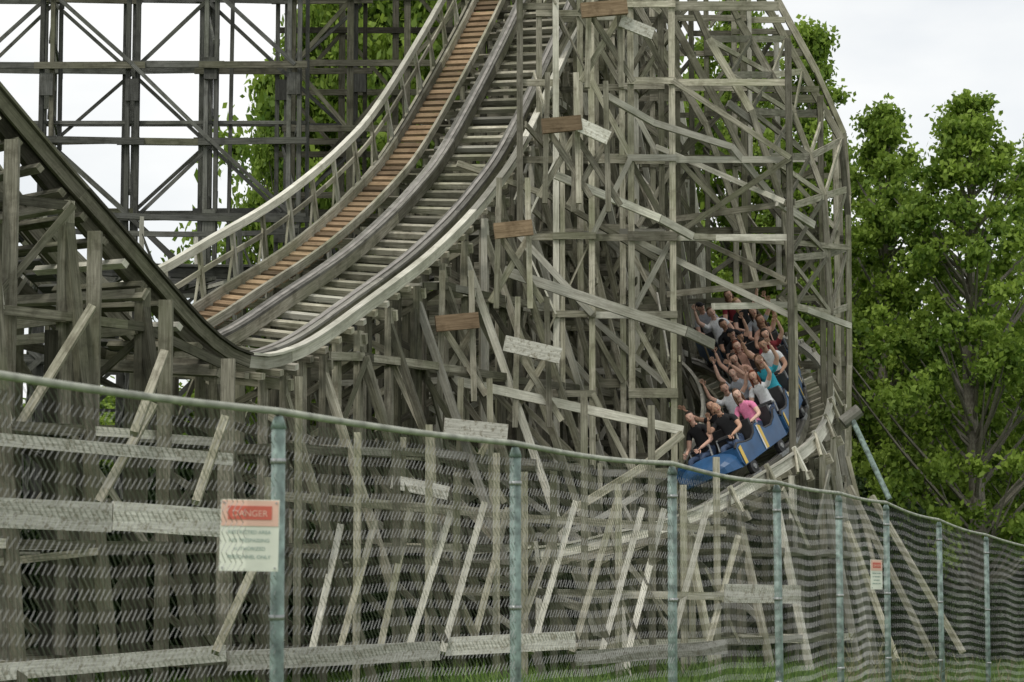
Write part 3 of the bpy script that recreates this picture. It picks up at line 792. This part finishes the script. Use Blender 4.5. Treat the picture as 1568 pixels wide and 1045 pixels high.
def head_mesh(hair):
    mb=MB()
    def hf(p,d):
        q=p.copy()
        if d.z<0:
            k=-d.z; q.x*=1-.32*k; q.y=q.y*(1-.18*k)+.012*k
        nose=math.exp(-((d.x/.14)**2+((d.z+.12)/.20)**2)) if d.y>0 else 0
        q.y+=.026*nose
        brow=math.exp(-((d.z-.12)/.1)**2) if d.y>.5 else 0
        q.y+=.005*brow
        for sx in (-1,1):
            ey=math.exp(-(((d.x-sx*.36)/.16)**2+((d.z-.0)/.10)**2)) if d.y>0 else 0
            q.y-=.008*ey
        return q
    sph(mb,(0,.01,.115),(.074,.094,.115),0,28,22,hf)
    mb.tube([(0,.0,-.03),(0,.0,.06)],.05,0,12)
    for sx in (-1,1):
        sph(mb,(sx*.073,.005,.105),(.010,.020,.030),0,8,6)
        sph(mb,(sx*.028,.088,.117),(.013,.009,.008),4,8,6); sph(mb,(sx*.028,.0955,.117),(.006,.004,.006),2,8,6)
        sph(mb,(sx*.028,.096,.138),(.018,.005,.004),1,8,6)
    sph(mb,(0,.093,.062),(.024,.009,.012),3,10,6)
    if hair=='cap':
        sph(mb,(0,.0,.15),(.083,.100,.085),1,20,14,keep=lambda d:d.z>-.05)
        mb.beam((0,.08,.155),(0,.165,.145),.12,.012,1,j=0)
        sph(mb,(0,-.01,.12),(.078,.094,.10),5,18,12,keep=lambda d:d.y<.1 and d.z>-.6)
    elif hair=='short':
        sph(mb,(0,-.004,.128),(.082,.104,.112),1,22,16,keep=lambda d:(d.z>.5) or (d.y<-.05 and d.z>-.5) or(d.y<.25 and d.z>.05))
    elif hair=='bald':
        sph(mb,(0,-.004,.118),(.0785,.099,.110),1,22,16,keep=lambda d:(d.y<.0 and -.5<d.z<.35))
    else:
        sph(mb,(0,-.006,.128),(.086,.106,.114),1,22,16,keep=lambda d:(d.z>.52) or (d.y<.1 and d.z>-.8))
        def lf(p,d): 
            q=p.copy(); q.x*=1+.15*math.sin(d.z*9); return q
        sph(mb,(0,-.065,.0),(.085,.045,.17),1,14,12,lf)
        for sx in (-1,1): sph(mb,(sx*.075,-.0,.03),(.022,.04,.13),1,10,10,lf)
    me=bpy.data.meshes.new("rider_head"); me.from_pydata(mb.v,[],mb.f)
    for _ in range(6): me.materials.append(None)
    me.polygons.foreach_set("material_index",mb.mi); me.polygons.foreach_set("use_smooth",[True]*len(mb.f)); me.update()
    return me
def cmat(n,c,r=.8): return plain(n,c,r,0,25,.12,.3)
SK=[cmat("skin_fair",(.68,.42,.32),.55),cmat("skin_tan",(.56,.33,.23),.55),cmat("skin_light",(.73,.48,.38),.55)]
HR={'dark':cmat("hair_dark",(.025,.018,.013)),'brown':cmat("hair_brown",(.10,.055,.03)),'red':cmat("hair_auburn",(.16,.05,.025)),'blond':cmat("hair_blond",(.38,.26,.12))}
CL={'black':cmat("shirt_black",(.018,.018,.02)),'pink':cmat("shirt_pink",(.78,.24,.42)),'white':cmat("shirt_white",(.78,.79,.81)),'cyan':cmat("shirt_cyan",(.05,.42,.55)),'grey':cmat("shirt_grey",(.38,.40,.44)),'peach':cmat("shirt_peach",(.60,.36,.28)),'red':cmat("shirt_maroon",(.22,.03,.04))}
M_jean=cmat("trousers_denim",(.06,.09,.16)); M_eyew=cmat("eye_white",(.75,.74,.72),.3); M_pup=cmat("eye_iris",(.03,.02,.015),.3); M_mouth=cmat("lips",(.28,.08,.07),.5)
BC={};HC={}
def rider(mat,pose,fem,skin,hair,hc,shirt,tilt=0,yaw=0):
    key=(pose,fem)
    if key not in BC: BC[key]=body_mesh(pose,fem)
    if hair not in HC: HC[hair]=head_mesh(hair)
    e=empty("rider"); e.matrix_world=mat
    me,wr=BC[key]
    def ob(n,me,mats,m4):
        o=bpy.data.objects.new(n,me); sc.collection.objects.link(o); o.parent=e; o.matrix_local=m4
        for i,m_ in enumerate(mats): o.material_slots[i].link='OBJECT'; o.material_slots[i].material=m_
        return o
    ob("body",me,[CL[shirt],SK[skin],M_jean],Matrix.Identity(4))
    hm=Matrix.Translation((0,.025,.60))@Matrix.Rotation(yaw,4,'Z')@Matrix.Rotation(tilt,4,'X')
    ob("head",HC[hair],[SK[skin],HR[hc] if hair!='cap' else CL['black'],M_pup,M_mouth,M_eyew,HR[hc]],hm)
    for p,d,sx in wr:
        z=d; y=V((0,1,0)); y=(y-z*y.dot(z)).normalized(); x=y.cross(z)
        m4=Matrix(((x.x*sx,y.x,z.x,p.x),(x.y*sx,y.y,z.y,p.y),(x.z*sx,y.z,z.z,p.z),(0,0,0,1)))
        o=bpy.data.objects.new("hand",HAND); sc.collection.objects.link(o); o.parent=e; o.matrix_local=m4
        if len(HAND.materials)==0: HAND.materials.append(None)
        o.material_slots[0].link='OBJECT'; o.material_slots[0].material=SK[skin]
s_front=nearest(B,(3.35,38.0,2.8))-.6
people=[
 [('bar','bar',0,0,'short','dark','black'),('face','bar',0,1,'bald','dark','black')],
 [('wide','bar',1,1,'long','dark','black'),('bar','bar',1,2,'long','brown','pink')],
 [('up','wide',0,0,'short','brown','white'),('bar','up',1,0,'long','red','white')],
 [('high','bar',0,2,'short','dark','grey'),('wide','up',1,0,'long','brown','cyan')],
 [('high','bar',1,0,'long','dark','peach'),('up','bar',0,1,'short','dark','white')],
 [('face','face',1,2,'long','red','peach'),('bar','up',1,0,'long','dark','red')],
 [('bar','up',0,0,'cap','dark','black'),('bar','high',1,1,'long','brown','peach')],
 [('bar','bar',0,1,'short','dark','black'),('bar','up',1,0,'long','dark','grey')],
 [('up','bar',0,2,'short','brown','white'),('bar','wide',1,2,'long','blond','black')],
 [('bar','bar',0,0,'cap','dark','grey'),('bar','bar',1,0,'long','brown','red')]]
random.seed(9)
for ci in range(5):
    s_c=s_front-.6-ci*2.02
    m4=smat(B,s_c,.14)
    o=car_mesh(ci==0).build("car_body",TM,train); o.matrix_world=m4
    for r_i,y0 in enumerate((-.05,-.92)):
        row=people[ci*2+r_i]
        for k,hx in enumerate((.29,-.29)):
            pr=row[k]; mm=m4@Matrix.Translation((hx,y0+.25,.40))@Matrix.Rotation(ru(-.12,.12),4,'Z')@Matrix.Rotation(ru(-.08,.08),4,'Y')@Matrix.Scale(ru(.95,1.03),4)
            rider(mm,(pr[0],pr[1]),pr[2],pr[3],pr[4],pr[5],pr[6],ru(.08,.32),ru(-.1,.35)+(.3 if ci==0 else .1))
lp=empty("leaning_pole"); mb=MB(); mb.tube([W(1362,765,36.5),W(1300,632,37)],.045,0,10); mb.tube([W(1290,648,37),W(1316,628,37)],.11,1,12); mb.build("pole",[M_post,M_rail],lp)
lb=empty("outrigger_braces",coaster); mb=MB(.8)
for u0,v0,u1,v1,Y in ((1300,745,1430,1010,36),(1296,800,1372,1010,36.5),(1335,760,1475,1000,38),(1298,700,1348,900,39)):
    a_=W(u0,v0,Y); b_=W(u1,v1,Y-1); mb.beam(a_,b_,.09,.11,0)
mb.build("braces",WM,lb)
# ---------------------------------------------------------------- world + sun
w=bpy.data.worlds.new("World"); sc.world=w; w.use_nodes=True; nt=w.node_tree; L=nt.links.new; bg=nt.nodes['Background']
sky=N(nt,'ShaderNodeTexSky',sky_type='NISHITA'); sky.sun_disc=False; EL,AZ=math.radians(52),math.radians(215)
sky.sun_elevation=EL; sky.sun_rotation=AZ
tc=N(nt,'ShaderNodeTexCoord'); n1=N(nt,'ShaderNodeTexNoise'); n1.inputs['Scale'].default_value=3.2; n1.inputs['Detail'].default_value=6
mp=N(nt,'ShaderNodeMapping'); mp.inputs['Scale'].default_value=(1,1,2.6); L(tc.outputs['Generated'],mp.inputs[0]); L(mp.outputs[0],n1.inputs['Vector'])
mr=N(nt,'ShaderNodeMapRange'); mr.inputs[1].default_value=.35; mr.inputs[2].default_value=.56; mr.inputs[3].default_value=.66; mr.inputs[4].default_value=1
L(n1.outputs['Fac'],mr.inputs[0]); mx=N(nt,'ShaderNodeMixRGB'); mx.inputs[2].default_value=(10.4,10.5,10.4,1)
L(mr.outputs[0],mx.inputs[0]); L(sky.outputs[0],mx.inputs[1]); L(mx.outputs[0],bg.inputs[0]); bg.inputs[1].default_value=.1
sl=bpy.data.lights.new("sun",'SUN'); sl.energy=1.5; sl.angle=math.radians(11); sl.color=(1,.96,.88)
so=bpy.data.objects.new("sun",sl); sc.collection.objects.link(so)
dirv=V((math.sin(AZ)*math.cos(EL),math.cos(AZ)*math.cos(EL),math.sin(EL)))
so.rotation_euler=dirv.to_track_quat('Z','Y').to_euler()
sc.view_settings.view_transform='Standard'; sc.view_settings.look='None'; sc.view_settings.exposure=0
print("faces",sum(len(m.polygons) for m in bpy.data.meshes))
